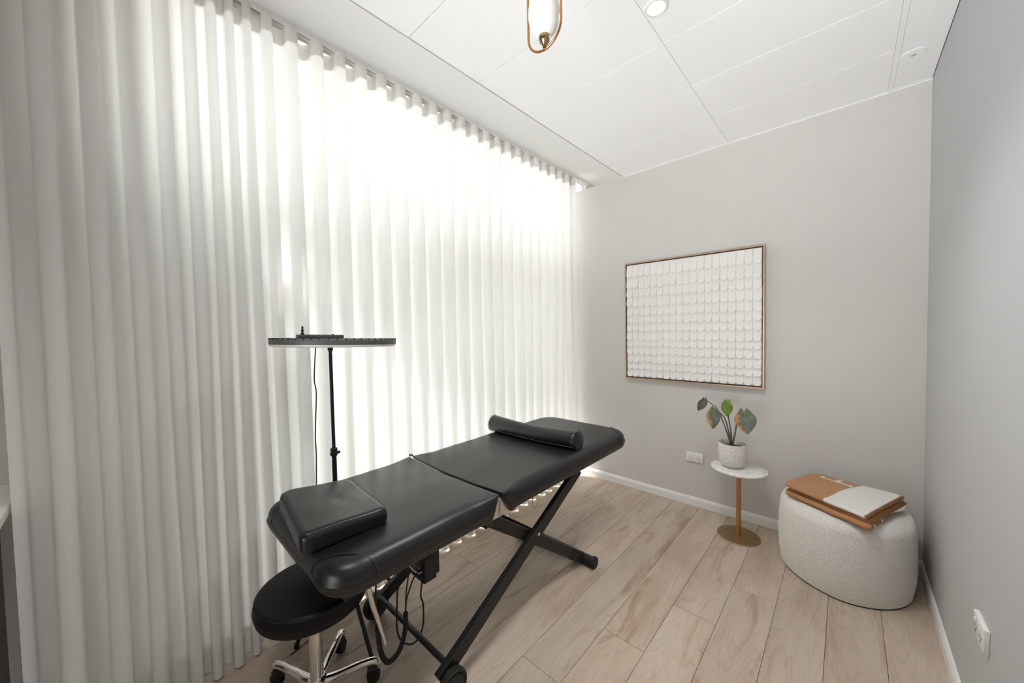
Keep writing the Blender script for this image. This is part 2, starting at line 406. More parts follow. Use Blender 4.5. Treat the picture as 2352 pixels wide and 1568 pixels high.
def puff(outline, z0, z1, rt, rb, n=96, rings=8, inner=7, f=None, crown=0, bulge=0, rm=None):
    """soft upholstered slab: outline swept with rounded top (rt) and bottom (rb) edges; f(x,y,z,k) -> (dx,dy,dz)"""
    P = resample(outline, n); c = Vector((sum(p.x for p in P)/n, sum(p.y for p in P)/n))
    nor = []
    for i in range(n):
        d = P[(i+1) % n]-P[i-1]; nor.append(Vector((d.y, -d.x)).normalized())
    sec = []
    for j in range(rings+1):
        a = PI/2*j/rings; sec.append((rb*(1-math.sin(a)), z0+rb*(1-math.cos(a))))
    for j in range(1, 4):
        z = z0+rb+(z1-rt-z0-rb)*j/4; sec.append((-bulge*math.sin(PI*j/4), z))
    for j in range(rings+1):
        a = PI/2*j/rings; sec.append((rt*(1-math.cos(a)), z1-rt+rt*math.sin(a)))
    bm = bmesh.new(); R = []
    def put(x, y, z):
        d = f(x, y, z) if f else (0, 0, 0)
        return bm.verts.new((x+d[0], y+d[1], z+d[2]))
    mul = [rm(p.x, p.y) if rm else 1 for p in P]
    for ins, z in sec: R.append([put(P[i].x-nor[i].x*ins*mul[i], P[i].y-nor[i].y*ins*mul[i], z if ins <= 0 or not rm else (z1-(z1-z)*mul[i] if z > (z0+z1)/2 else z)) for i in range(n)])
    top = [P[i]-nor[i]*rt*mul[i] for i in range(n)]
    for j in range(1, inner+1):
        s = 1-j/(inner+.6); zc = z1+crown*(1-s*s)**2
        R.append([put(c.x+(top[i].x-c.x)*s, c.y+(top[i].y-c.y)*s, zc) for i in range(n)])
    for a, b in zip(R, R[1:]):
        for k in range(n): bm.faces.new((a[k], a[(k+1) % n], b[(k+1) % n], b[k]))
    cv = put(c.x, c.y, z1+crown); inn = [v for r_ in R[len(sec)+1:] for v in r_]+[cv]
    for k in range(n): bm.faces.new((R[-1][k], R[-1][(k+1) % n], cv))
    bm.faces.new(R[0][::-1])
    for _ in range(14): bmesh.ops.smooth_vert(bm, verts=inn, factor=.5, use_axis_x=True, use_axis_y=True, use_axis_z=True)
    return bm

# ================================================================= THE ROOM
D, RX, H, HR = 2.983, .322, 2.68, 2.80       # back wall, right wall, ceiling, recess over the curtain
XE = -1.43                                   # edge of the suspended ceiling
XW = -2.10                                   # inner face of the window wall
YF = -1.6                                    # front wall behind the camera
YN = 4.2                                     # end of the space past the back wall

# floor: substrate with planks laid along y
fl = struct(mkbox('floor', (XW-.12, RX+.1, YF-.1, YN, -.05, -.004), mat('plank_joint_brown', (.15, .11, .08), .9)))
joint = {}
base = {0: 2.183, -1: 2.53, -2: 2.88, 1: 1.836, 2: 1.477, 3: 1.12, 4: 2.417, 5: 2.08, 6: 1.73, 7: 1.384, 8: 2.60, 9: 2.25}
LP, GAP = 1.65, .0016
plank_me = {}
for row in range(-3, 10):
    x1 = -.246-.1903*row; x0 = x1-.1903
    # row 0 spans -.436..-.246
    j0 = base.get(row, 1.0)
    js = sorted([j0+LP*k for k in range(-4, 3)])
    js = [YF]+[j for j in js if YF+.05 < j < 2.97]+[YN if row > 5 else D-.001]
    X0, X1 = max(x0, XW), min(x1, RX)
    if X1-X0 < .02: continue
    for a, b in zip(js, js[1:]):
        key = (round(X1-X0, 4), round(b-a, 4))
        if key not in plank_me:
            bm = bmesh.new(); box(bm, -(X1-X0)/2+GAP/2, (X1-X0)/2-GAP/2, -(b-a)/2+GAP/2, (b-a)/2-GAP/2, -.008, 0, bev=.0006, seg=1)
            me = bpy.data.meshes.new('plank'); bm.to_mesh(me); bm.free(); me.materials.append(M['wood']); plank_me[key] = me
        o = link('plank', plank_me[key], fl, loc=((X0+X1)/2, (a+b)/2, 0))

# back wall (reaches the window wall; over the recess it stays open above ceiling height)
struct(mkbox('wall_back', (XW, RX+.1, D, D+.10, 0, H), 'wall'))
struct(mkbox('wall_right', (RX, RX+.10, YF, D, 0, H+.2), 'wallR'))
struct(mkbox('wall_front', (XW, RX, YF-.1, YF, 0, HR), 'wall'))
struct(mkbox('wall_beyond', (XW, XE+.1, YN, YN+.1, 0, HR), 'wall'))
struct(mkbox('wall_side_beyond', (XE, XE+.08, D+.1, YN, 0, HR), 'wall'))
# skirting
def skirting(name, pts, m='white'):
    bm = bmesh.new(); prof = [(0, .0), (.013, .0), (.013, .048), (.011, .055), (.006, .066), (.004, .068), (0, .068)]
    (p, q, nrm) = pts; p, q, nrm = Vector(p), Vector(q), Vector(nrm)
    A = [bm.verts.new(p+nrm*a+Vector((0, 0, b))) for a, b in prof]; B = [bm.verts.new(q+nrm*a+Vector((0, 0, b))) for a, b in prof]
    for k in range(len(prof)): bm.faces.new((A[k], A[(k+1) % len(prof)], B[(k+1) % len(prof)], B[k]))
    bm.faces.new(A); bm.faces.new(B[::-1]); return struct(obj(name, bm, m))
skirting('baseboard_back', ((XW, D, .001), (RX, D, .001), (0, -1, 0)))
skirting('baseboard_right', ((RX, YF, .001), (RX, D-.013, .001), (-1, 0, 0)))

# window wall
YW0 = .12
def wallbox(n, b): return struct(mkbox(n, b, 'wall'))
wallbox('wall_left', (XW-.14, XW, YF, YW0, 0, HR))
wallbox('wall_left_sill', (XW-.14, XW, YW0, YN, 0, .04))
win = struct(bpy.data.objects.new('window_1', None)); COL.objects.link(win); win.location = (XW, 1.5, 0)
YS = [YW0, .50, 1.75, 3.02, YN]; ZT = 2.02
def wp(name, b6, m, bev=.002): 
    return mkbox(name, b6, m, win, bev=bev, seg=1)
wp('window_sill_rail', (XW-.10, XW-.01, YW0, YN, .04, .09), 'alu'); wp('head_rail', (XW-.10, XW-.01, YW0, YN, 2.745, HR), 'alu')
for y in YS: wp('mullion', (XW-.10, XW-.01, y-.022, y+.022, .09, 2.745), 'alu')
for a, b in zip(YS, YS[1:]):
    a, b = a+.022, b-.022
    wp('transom', (XW-.095, XW-.015, a, b, ZT-.022, ZT+.022), 'alu')
    wp('upper_pane', (XW-.058, XW-.052, a, b, ZT+.022, 2.745), 'glass', 0)
    if a < .3:
        wp('door_panel', (XW-.08, XW-.03, a, b, .09, 1.78), 'alu'); wp('lower_pane', (XW-.058, XW-.052, a, b, 1.78, ZT-.022), 'tinted', 0)
    else: wp('lower_pane', (XW-.058, XW-.052, a, b, .09, ZT-.022), 'tinted', 0)
bm = bmesh.new(); tube(bm, [(XW-.03, .262, 1.10), (XW+.13, .262, 1.10)], .012, 12); tube(bm, catmull([(XW+.13, .262, 1.125), (XW+.140, .266, 1.08), (XW+.138, .285, 1.02)], 5), .013, 12)
obj('window_handle', bm, 'blackmetal', win, auto=50)
attach(win)

# outside: paving, and an unseen slab added and cut to shape sun on the curtain
struct(mkbox('ground_outside', (-14, XW-.14, -10, 14, -.10, -.03), 'outside'))
bm = bmesh.new()
ev = [(-2.24, -2.0), (-2.24, 6), (-3.30, 6), (-3.20, 2.4), (-3.09, 1.32), (-2.96, .81), (-2.80, .47), (-2.57, .27), (-2.53, .17), (-3.3, .13), (-3.3, -2)]
a = [bm.verts.new((x, y, 3.05)) for x, y in ev]; b = [bm.verts.new((x, y, 3.13)) for x, y in ev]
bm.faces.new(a); bm.faces.new(b[::-1])
for k in range(len(ev)): bm.faces.new((a[k], a[(k+1) % len(ev)], b[(k+1) % len(ev)], b[k]))
struct(obj('sun_blocker', bm, 'blocker'))
struct(mkbox('wall_above_window', (XW-.14, XW, YF, YN, HR, 3.4), 'wall'))

# ceiling: recess slab, and a grid with lay-in tiles
struct(mkbox('ceiling_recess', (XW, XE+.1, YF, YN, HR, HR+.05), 'plaster'))
# plaster strip between curtain recess and tile field lies level with the tiles
ce = struct(mkbox('ceiling', (XE, RX, YF, D, H+.012, H+.06), mat('grey_plenum', (.25, .25, .25), .9)))
XG = [XE, -.635, .165, RX]
YG = [round(2.536-.4067*k+.0, 4) for k in range(-1, 11)]
tile_me = {}
YY = [D]+[y for y in YG if y < D-.02 and y > YF]+[YF]
for i in range(3):
    x0, x1 = XG[i]+.0108, XG[i+1]-(.0108 if i < 2 else .003)
    for ya, yb in zip(YY[1:], YY):
        w = x1-x0; d = yb-ya-.0035
        if d < .03: continue
        key = (round(w, 4), round(d, 4))
        if key not in tile_me:
            bm = bmesh.new(); box(bm, -w/2, w/2, -d/2, d/2, 0, .011, bev=.0005, seg=1); me = bpy.data.meshes.new('ceiling_tile'); bm.to_mesh(me); bm.free(); me.materials.append(M['ceil']); tile_me[key] = me
        o = link('ceiling_tile', tile_me[key], ce, loc=((x0+x1)/2, (ya+yb)/2, H+random.uniform(0, .0012)))
for k, x in enumerate(XG[1:3]): mkbox('grid_tee', (x-.010, x+.010, YF, D, H-.0015, H+.006), 'ceil', ce)
mkbox('wall_angle', (XE, RX, D-.017, D, H-.0025, H+.006), 'ceil', ce); 
# edge trim and bulkhead face of the recess
t1 = struct(mkbox('trim_1', (XE-.010, XE+.008, YF, D, H-.004, H+.03), 'white', bev=.001, seg=1))
# the level plaster strip between trim and curtain recess
struct(mkbox('ceiling_strip', (XE-.10, XE-.010, YF, D, H, HR), 'plaster'))
struct(mkbox('ceiling_strip_end', (XE-.10, XE+.0, D, YN, H, HR), 'plaster'))

# ================================================================= CURTAIN
XC = -1.85
tips = [-.243, -.138, -.035, .053, .15, .228, .296, .354, .412, .483, .582, .693, .80, .908, 1.018, 1.137, 1.242, 1.355]
while tips[-1] < 2.84: tips.append(tips[-1]+.111)
def curtain(name, tips, z0, z1, xc, label, yend=None, seed=1):
    root = thing(name, label, 'curtain', (xc, (tips[0]+tips[-1])/2, z0))
    rnd = random.Random(seed); K = 26; NZ = 40
    amp = [rnd.uniform(.85, 1.15) for _ in tips]; ph = [rnd.uniform(0, 6) for _ in tips]
    def pt(i, u, z, off=0):
        P = tips[i+1]-tips[i]; s = (z1-z)/(z1-z0)       # 0 at top, 1 at hem
        A = min(.058, .26*P+.017)*amp[i]
        w = s*s*(3-2*s)
        y = tips[i]+P*(u+.090*math.sin(4*PI*u))
        x = xc-A*1.8*((1-math.cos(2*PI*u))/2)
        # individual wander of folds towards the hem
        g = lambda k: math.sin(ph[k]+2.2*s)*.010*w+math.sin(ph[k]*1.7+5*s)*.004*w
        k2 = min(i+1, len(tips)-1)
        y += g(i)*(1-u)+g(k2)*u
        x += (math.sin(ph[i]*1.3+3*s)*(1-u)+math.sin(ph[k2]*1.3+3*s)*u)*.008*w + .006*math.sin(9*u*PI+ph[i])*w*.35
        return (x-off, y, z)
    def sheet(za, zb, nz, off):
        bm = bmesh.new(); cols = []
        for i in range(len(tips)-1):
            for k in range(K):
                cols.append([bm.verts.new(pt(i, k/K, za+(zb-za)*j/nz, off)) for j in range(nz+1)])
        cols.append([bm.verts.new(pt(len(tips)-2, 1, za+(zb-za)*j/nz, off)) for j in range(nz+1)])
        for a, b in zip(cols, cols[1:]):
            for j in range(nz): bm.faces.new((a[j], b[j], b[j+1], a[j+1]))
        return bm
    obj('curtain_cloth', sheet(z0, z1, NZ, 0), 'sheer', root, smooth=True)
    obj('heading_tape', sheet(z1-.075, z1-.001, 4, .0025), 'hemcloth', root, smooth=True)
    obj('hem', sheet(z0+.001, z0+.115, 4, .0025), 'hemcloth', root, smooth=True)
    attach(root); return root
c1 = curtain('curtain', tips, .013, 2.783, XC, 'long white sheer wave-fold curtain hanging down the whole left side', yend=1)
c2 = curtain('curtain', [3.10, 3.20, 3.30, 3.41, 3.52, 3.63], .013, 2.783, XC, 'short white curtain piece glimpsed above the back wall end', seed=5)
# track
tr = thing('curtain_track', 'white double-groove curtain track fixed to the ceiling above the curtain', 'curtain rail', (XC-.045, 1.2, HR))
bm = bmesh.new()
box(bm, XC-.062, XC-.008, -1.2, 4.1, HR-.006, HR); box(bm, XC-.062, XC-.056, -1.2, 4.1, HR-.022, HR-.006); box(bm, XC-.038, XC-.032, -1.2, 4.1, HR-.022, HR-.006); box(bm, XC-.014, XC-.008, -1.2, 4.1, HR-.022, HR-.006)
obj('rail', bm, 'white', tr)
for ti in tips+[3.20, 3.41, 3.52]:
    bm = bmesh.new(); box(bm, XC-.031, XC-.015, ti-.006, ti+.006, HR-.045, HR-.012, bev=.001, seg=1); obj('glider', bm, 'white', tr)
attach(tr)

# ================================================================= CEILING FITTINGS
def disc_profile(rs): return rs
dl = thing('downlight', 'round white recessed downlight glowing in the tiled ceiling', 'ceiling light', (-.585, 1.525, H))
cx, cy = -.575, 1.515
mklathe('trim_ring', [(.031, -.001), (.034, -.004), (.043, -.0035), (.045, 0), (.045, .001), (.031, .001)], (cx, cy, H), 'white', dl)
m_emit = mat('downlight_lens', (1, 1, 1), .5, emit=((1, .985, .96), 14))
mklathe('lens', [(0, -.003), (.031, -.003), (.031, .0005), (0, .0005)], (cx, cy, H), m_emit, dl)
attach(dl)
def downlamp(x, y, e, spot=True):
    l = bpy.data.lights.new('downlight_lamp', 'SPOT'); l.energy = e; l.spot_size = math.radians(125); l.spot_blend = .8; l.shadow_soft_size = .20; l.color = (1, .985, .96)
    o = bpy.data.objects.new('downlight_lamp', l); COL.objects.link(o); o.location = (x, y, H-.02); return o
downlamp(cx, cy, 62)
for k, (x, y) in enumerate(((-.575, -.05),)):  # extra downlight out of view, added to brighten the room
    d2 = thing('downlight', 'added unseen downlight in the ceiling behind the viewpoint, brightening the room', 'ceiling light', (x, y, H))
    for ch in dl.children:
        q = ch.copy(); COL.objects.link(q); q.parent = d2; q.matrix_parent_inverse = Matrix.Translation((-cx, -cy, -H))
    downlamp(x, y, 50)

vt = thing('ceiling_cap', 'round white flush cover with small cross-shaped centre near ceiling corner', 'sprinkler cover', (.222, 2.636, H))
mklathe('cover', [(0, -.0035), (.036, -.0035), (.0375, -.0025), (.046, -.0025), (.048, -.0005), (.048, .001), (0, .001)], (.222, 2.636, H), 'ceil', vt, auto=15)
bm = bmesh.new()
for a in (20, 110):
    m4 = Matrix.Translation((.222, 2.636, H-.0045)) @ Matrix.Rotation(math.radians(a), 4, 'Z'); box(bm, -.012, .012, -.0018, .0018, -.0015, .0015, M4=m4)
obj('cross', bm, mat('grey_vent_mark', (.45, .44, .43), .6), vt); attach(vt)

# pendant lamp: upright oval brass loop with an opal glass egg
px_, py_, pz_, pr_ = -.603, .803, 2.200, .0535
pd = thing('pendant_lamp', 'slim brass oval loop pendant holding a white opal glass globe', 'pendant lamp', (px_, py_, H))
pts = []; phi = .03; u = Vector((math.cos(phi), math.sin(phi), 0)); top = 2.47
for k in range(25): a = PI*k/24; pts.append(Vector((px_, py_, pz_))+u*pr_*math.cos(a)-Vector((0, 0, pr_*math.sin(a))))
for k in range(1, 8): pts.append(Vector((px_, py_, pz_+(top-pz_)*k/8))-u*pr_)
for k in range(25): a = PI*k/24; pts.append(Vector((px_, py_, top))-u*pr_*math.cos(a)+Vector((0, 0, pr_*math.sin(a))))
for k in range(1, 8): pts.append(Vector((px_, py_, top-(top-pz_)*k/8))+u*pr_)
mktube('loop', pts, .0033, 'copper', pd, seg=12, closed=True)
mktube('rod', [(px_, py_, top+pr_), (px_, py_, H-.02)], .003, 'copper', pd)
mklathe('canopy', [(0, -.025), (.038, -.025), (.040, -.022), (.040, 0), (0, 0)], (px_, py_, H), 'copper', pd)
gz = pz_+.037
mklathe('globe', [(.0425*math.sin(PI*k/24), -.060*math.cos(PI*k/24)) for k in range(25)], (px_, py_, gz), 'opal', pd, auto=80)
cu = mklathe('lamp_cup', [(0, -.016), (.0045, -.0145), (.0055, -.012), (.0045, -.009), (.0075, -.006), (.0125, -.001), (.0150, .006), (.0155, .013), (.0150, .016), (.0125, .016), (0, .012)], (px_, py_, pz_-pr_+.0195), 'cup', pd)
attach(pd)

# ================================================================= WALL ART
ax0, ax1, az0, az1 = -1.395, -.407, .960, 1.932
ar = thing('wall_art', 'square white scalloped relief panel in thin copper-toned frame on back wall', 'artwork', ((ax0+ax1)/2, D, az0))
fw, fd = .009, .042
for n, b in (('frame_rail', (ax0, ax1, D-fd, D, az1-fw, az1)), ('frame_rail', (ax0, ax1, D-fd, D, az0, az0+fw)), ('frame_rail', (ax0, ax0+fw, D-fd, D, az0+fw, az1-fw)), ('frame_rail', (ax1-fw, ax1, D-fd, D, az0+fw, az1-fw))):
    mkbox(n, b, 'frame', ar)
bm = bmesh.new(); g = .007
for b in ((ax0+fw, ax1-fw, D-.012, D-.004, az0+fw, az1-fw),): box(bm, *b)
obj('inner_backing', bm, 'framein', ar)
cx0, cx1, cz0, cz1 = ax0+fw+g, ax1-fw-g, az0+fw+g, az1-fw-g
mkbox('canvas', (cx0, cx1, D-.030, D-.012, cz0, cz1), 'canvas', ar)
def petal(w, h, seed):
    rnd = random.Random(seed); bm = bmesh.new(); nx, nz = 10, 16; V = {}
    for side in (0, 1):
        for j in range(nz+1):
            for i in range(nx+1):
                u = i/nx*2-1; v = (j/nz)**1.9
                # outline: straight sides, semicircular lower end
                zz = h*(v-1)
                r = w/2; zb = -h+r*1.15
                halfw = r
                if zz < zb:
                    q = min(1, (zb-zz)/(r*1.15)); halfw = r*math.sqrt(max(.0, 1-q*q))
                jit = noise.noise(Vector((u*2+seed*3.1, v*5, seed)))*.0022
                x = u*(halfw+.0008)+(jit if abs(u) > .9 else 0)
                edge = max(abs(u)**5, max(0, 1-v/.10)**1.5 if v < .10 else 0)
                low = max(0, 1-v/.45); tk = .0025+.0120*(1-v)**.8+.0025*(abs(u)**5)*low+.0035*max(0, 1-v/.06)+.0012*(u+1)/2+.0012*noise.noise(Vector((u*3, v*4, seed*2.3)))
                y = -tk if side == 0 else .0015
                V[side, i, j] = bm.verts.new((x, y, zz+jit*.8))
    for j in range(nz):
        for i in range(nx):
            bm.faces.new((V[0, i, j], V[0, i+1, j], V[0, i+1, j+1], V[0, i, j+1]))
    for j in range(nz):
        bm.faces.new((V[0, 0, j], V[0, 0, j+1], V[1, 0, j+1], V[1, 0, j])); bm.faces.new((V[0, nx, j+1], V[0, nx, j], V[1, nx, j], V[1, nx, j+1]))
    bmesh.ops.remove_doubles(bm, verts=bm.verts, dist=1e-6)
    me = bpy.data.meshes.new('paint_scale'); bmesh.ops.recalc_face_normals(bm, faces=bm.faces); bm.to_mesh(me); bm.free(); me.materials.append(M['impasto'])
    for p in me.polygons: p.use_smooth = True
    return me
PW = (cx1-cx0)/19; variants = [petal(PW*1.0, .105, s) for s in range(7)]
rowb = [153, 137, 100, 115, 100, 95, 90, 100, 80, 90, 95, 80, 85]; tot = sum(rowb)*1.0; z = cz1; Hc = (cz1-cz0)-.004
for ri, h in enumerate(rowb):
    hz = h/tot*Hc; z -= hz
    for ci in range(19):
        o = link('paint_scale', variants[(ri*5+ci*3) % 7], ar)
        o.location = (cx0+PW*(ci+.5)+random.uniform(-.0012, .0012), D-.0305, z+.105+random.uniform(-.004, .004)-(.105-.105))
        sz = min(1.6, (hz+.016)/.105)
        o.scale = (random.uniform(.97, 1.03), 1, sz); o.location.z = z+.105*sz+random.uniform(-.003, .004)
        o.rotation_euler = (0, random.uniform(-.035, .035), 0)
        if ri == 0: o.scale.z = hz/.105; o.location.z = z+hz-.001
attach(ar)

# ================================================================= POWER OUTLETS
def outlet(label, mtx):
    root = thing('power_outlet', label, 'power socket', mtx.translation)
    def P(name, b6, m, bev=0, par=root): return mkbox(name, b6, m, par, bev=bev, M4=mtx)
    # local: x across, z up, -y towards the room
    P('cover_plate', (-.058, .058, -.013, 0, -.036, .036), 'socket', .002)
    for s in (-.0285, .0285):
        P('rocker_switch', (s-.0075, s+.0075, -.0165, -.013, .012, .024), 'socket', .0012)
        bm = bmesh.new()
        for (dx, dz, a) in ((-.0075, -.003, 30), (.0075, -.003, -30), (0, -.0165, 0)):
            m4 = mtx @ Matrix.Translation((s+dx, -.0132, dz)) @ Matrix.Rotation(math.radians(a), 4, 'Y'); box(bm, -.0009, .0009, -.0006, .0006, -.0042, .0042, M4=m4)
        obj('socket_slots', bm, 'slot', root)
    attach(root)
outlet('white double power outlet low on the back wall beside the plant table', Matrix.Translation((-.853, D, .383)))
outlet('white double power outlet on the right wall seen nearly edge-on', Matrix.Translation((RX, 1.775, .437)) @ Matrix.Rotation(math.radians(-90), 4, 'Z'))

# ================================================================= MASSAGE TABLE
tb = thing('massage_table', 'black padded two-section treatment table on crossed black steel legs', 'massage table', (-1.42, 1.3, 0))
XN, XF, ZT_, ZB = -1.065, -1.775, .705, .600
def pad(name, y0, y1, rads, sag, slopeS=None):
    out = rounded_poly([(XF, y0), (XN, y0), (XN, y1), (XF, y1)], rads, 10)
    def f(x, y, z):
        k = (z-ZB)/(ZT_-ZB)
        dy = 0; dz = 0
        if slopeS == 'max': t = max(0, 1-(y1-y)/.10); dy = -t*(1-k)*.050
        if slopeS == 'min': t = max(0, 1-(y-y0)/.10); dy = t*(1-k)*.060
        # seat dip across the middle at the joint
        tj = max(0, 1-abs(y-1.07)/.30); mid = 1-((x-(XN+XF)/2)/((XN-XF)/2))**2
        if z > ZT_-.05:
            dz -= .014*tj*tj*max(0, mid)*sag
            dz += .0025*noise.noise(Vector((x*7, y*5, 1)))+.006*max(0, mid)*max(0, 1-((y-(y0+y1)/2)/((y1-y0)/2))**2)
            if slopeS == 'min': w_ = math.exp(-(((x+1.42)/.10)**2+((y-1.24)/.07)**2)); dz += .0016*w_*math.sin(x*150+y*60)
        return (0, dy, dz)
    def rm(x, y):
        t = min(1, max(0, abs(y-(y1 if slopeS == 'max' else y0))/.16)); return .22+.78*t*t*(3-2*t)
    return obj(name, puff(out, ZB, ZT_, .045, .030, n=260, inner=18, f=f, crown=0, bulge=.006, rm=rm), 'leather', tb, smooth=True)
pf = pad('foot_pad', .375, 1.066, [.09, .11, .012, .012], 1, 'max')
ph = pad('head_pad', 1.074, 2.32, [.012, .012, .13, .13], 1, 'min')
# seams: the corner caps of the covers
def seam(par, pts): 
    return mktube('seam', catmull(pts, 6), .0021, 'thread', par, seg=6)
zt = ZT_
seam(pf, [(XN-.142, .372, .66), (XN-.138, .388, .693), (XN-.10, .43, .7068), (XN-.055, .475, .7065), (XN-.012, .505, .692), (XN+.007, .515, .665), (XN+.007, .515, .640)])
seam(ph, [(XN-.15, 2.321, .66), (XN-.13, 2.29, .705), (XN-.045, 2.20, .7075), (XN-.008, 2.17, .688), (XN+.007, 2.16, .665), (XN+.007, 2.16, .640)])
seam(pf, [(XF+.13, .372, .66), (XF+.11, .40, .700), (XF+.05, .46, .7035), (XF+.01, .49, .690), (XF-.002, .495, .675)])
# understructure
mkbox('board', (XF+.04, XN-.04, .43, 1.02, .585, .602), 'blackmetal', tb, bev=.002); mkbox('board', (XF+.04, XN-.04, 1.16, 2.24, .585, .602), 'blackmetal', tb, bev=.002)
LXN, LXF = -1.125, -1.63
for X in (LXN, LXF):
    s = 1 if X == LXN else -1
    bm = bmesh.new(); bar(bm, (X+.012*s, .765, .085), (X+.012*s, 1.735, .598), .028, .058); obj('leg', bm, 'blackmetal', tb, auto=35)
    bm = bmesh.new(); bar(bm, (X-.020*s, 1.795, .047), (X-.020*s, 1.05, .578), .030, .056); lg = obj('leg', bm, 'blackmetal', tb, auto=35)
    # rubber foot sleeve + end cap on the lower end
    bm = bmesh.new(); d = Vector((0, .745, -.531)).normalized(); p = Vector((X-.020*s, 1.795, .047))
    bar(bm, p-d*.105, p+d*.004, .038, .064, bev=.006); obj('rubber_foot', bm, 'rubber', tb, auto=35)
    mklathe('bolt', [(0, .006), (.008, .006), (.010, .003), (.010, 0)] if s > 0 else [(0, -.006), (.008, -.006), (.010, -.003), (.010, 0)], (X+.0265*s, 1.352, .396), 'brushed', tb, seg=6, axis='x')
bm = bmesh.new(); tube(bm, [(LXF-.03, 1.822, .030), (LXN+.055, 1.822, .030)], .030, 20); obj('foot_bar', bm, 'rubber', tb, auto=50)
mklathe('end_cap', [(0, .014), (.028, .014), (.033, .010), (.0335, -.004), (.030, -.008)], (LXN+.055, 1.822, .0335), 'rubber', tb, seg=24, axis='x')
mktube('cross_tube', [(LXF, .80, .125), (LXN, .80, .125)], .0125, 'blackmetal', tb, seg=16)
mktube('cross_tube', [(LXF, 1.352, .396), (LXN, 1.352, .396)], .012, 'blackmetal', tb, seg=16)
mkbox('cross_member', (LXF+.02, LXN-.02, 1.66, 1.71, .545, .585), 'blackmetal', tb, bev=.003)
mkbox('cross_member', (LXF, LXN, 1.03, 1.08, .545, .585), 'blackmetal', tb, bev=.003)
for X, s in ((LXN+.028, 1), (LXF-.028, -1)):
    wh = mklathe('wheel', [(.012, -.016), (.040, -.016), (.044, -.012), (.0435, -.009), (.056, -.016), (.0615, -.011), (.0625, 0), (.0615, .011), (.056, .016), (.0435, .009), (.044, .012), (.040, .016), (.012, .016)], (X+.02*s, .80, .0635), 'rubber', tb, seg=36, axis='x')
    mklathe('wheel_hub', [(0, .025*s), (.007, .025*s), (.007, .021*s), (.016, .020*s), (.018, .016*s), (.018, 0)], (X+.02*s, .80, .0635), 'brushed', tb, seg=20, axis='x')
# hinge bracket at the joint
bm = bmesh.new()
v = [(XN-.022, 1.072, .690), (XN-.022, 1.020, .596), (XN-.022, 1.145, .596)]
a = [bm.verts.new(q) for q in v]; b = [bm.verts.new((q[0]-.003, q[1], q[2])) for q in v]
bm.faces.new(a); bm.faces.new(b[::-1])
for k in range(3): bm.faces.new((a[k], a[(k+1) % 3], b[(k+1) % 3], b[k]))
hb = obj('hinge_bracket', bm, 'brushed', tb)
mkbox('bracket_rib', (XN-.024, XN-.014, 1.0765, 1.0795, .598, .665), 'brushed', hb); mklathe('rivet', [(0, .004), (.005, .003), (.006, 0)], (XN-.022, 1.072, .680), 'chrome', hb, seg=12, axis='x')
bm = bmesh.new(); tube(bm, [(XF+.001, 1.065, .706), (XF-.004, 1.07, .712), (XF+.02, 1.072, .712)], .005, 8); obj('hinge_pin', bm, 'blackmetal', tb, auto=50)
# motor control box
mb = mkbox('motor_box', (-1.455, -1.352, .866, .932, .284, .50), 'plastic', tb, bev=.003); mkbox('side_plate', (-1.353, -1.349, .870, .945, .305, .58), 'plastic', mb, bev=.001)
mklathe('screw', [(0, .003), (.012, .003), (.012, 0)], (-1.349, .895, .395), 'rubber', mb, seg=6, axis='x')
mklathe('indicator', [(0, -.002), (.005, -.002), (.005, 0)], (-1.385, .866, .345), 'diffuser', mb, seg=12, axis='y')
mktube('actuator', [(-1.42, .93, .52), (-1.42, 1.32, .42)], .02, 'blackmetal', tb, seg=16)
mktube('lever', [(-1.20, .530, .605), (-1.20, .560, .45), (-1.20, .574, .40), (-1.20, .603, .282)], [.0085, .0085, .0075, .005], 'brushed', tb, seg=14)
mktube('wire_loop', [(-1.2, 1.436, .585), (-1.2, 1.434, .463), (-1.2, 1.442, .455), (-1.2, 1.468, .462), (-1.2, 1.474, .47), (-1.2, 1.474, .585)], .0019, 'brushed', tb, seg=8)
mktube('white_lead', catmull([(-1.37, .79, .50), (-1.37, .80, .405), (-1.365, .84, .345), (-1.37, .868, .333)], 6), .0022, 'white', tb, seg=8)
attach(tb)

# cables
def coil(path, R, turns, r):
    path = catmull(path, 30); fr = frames(path); n = len(path); out = []; per = 9; tot = turns*per
    for k in range(tot+1):
        s = k/tot*(n-1); i = min(int(s), n-2); t = s-i
        p = fr[i][0].lerp(fr[i+1][0], t); u = fr[i][2].lerp(fr[i+1][2], t).normalized(); v = fr[i][3].lerp(fr[i+1][3], t).normalized(); a = 2*PI*k/per
        out.append(p+u*R*math.cos(a)+v*R*math.sin(a))
    return out
mktube('coiled_cord', coil([(-1.3, .742, .262), (-1.3, .737, .19), (-1.3, .708, .125), (-1.3, .662, .112), (-1.3, .632, .175), (-1.3, .622, .285)], .0075, 62, .0024), .0027, 'rubber', tb, seg=6)
mktube('plain_cord', catmull([(-1.3, .622, .285), (-1.3, .620, .40), (-1.29, .625, .598)], 6), .0035, 'rubber', tb, seg=8)
mktube('plain_cord', catmull([(-1.3, .742, .262), (-1.31, .752, .33), (-1.33, .78, .42), (-1.33, .78, .598)], 6), .003, 'rubber', tb, seg=8)
mktube('plain_cord', catmull([(-1.3, .742, .262), (-1.325, .765, .30), (-1.355, .82, .345), (-1.38, .868, .34)], 6), .003, 'rubber', tb, seg=8)
mktube('power_cable', catmull([(-1.37, .868, .30), (-1.35, .845, .25), (-1.35, .856, .20), (-1.35, .850, .105), (-1.35, .808, .062), (-1.35, .755, .10), (-1.36, .735, .16), (-1.40, .76, .24), (-1.45, .80, .40), (-1.45, .82, .584)], 8), .0036, 'rubber', tb, seg=8)
attach(tb)

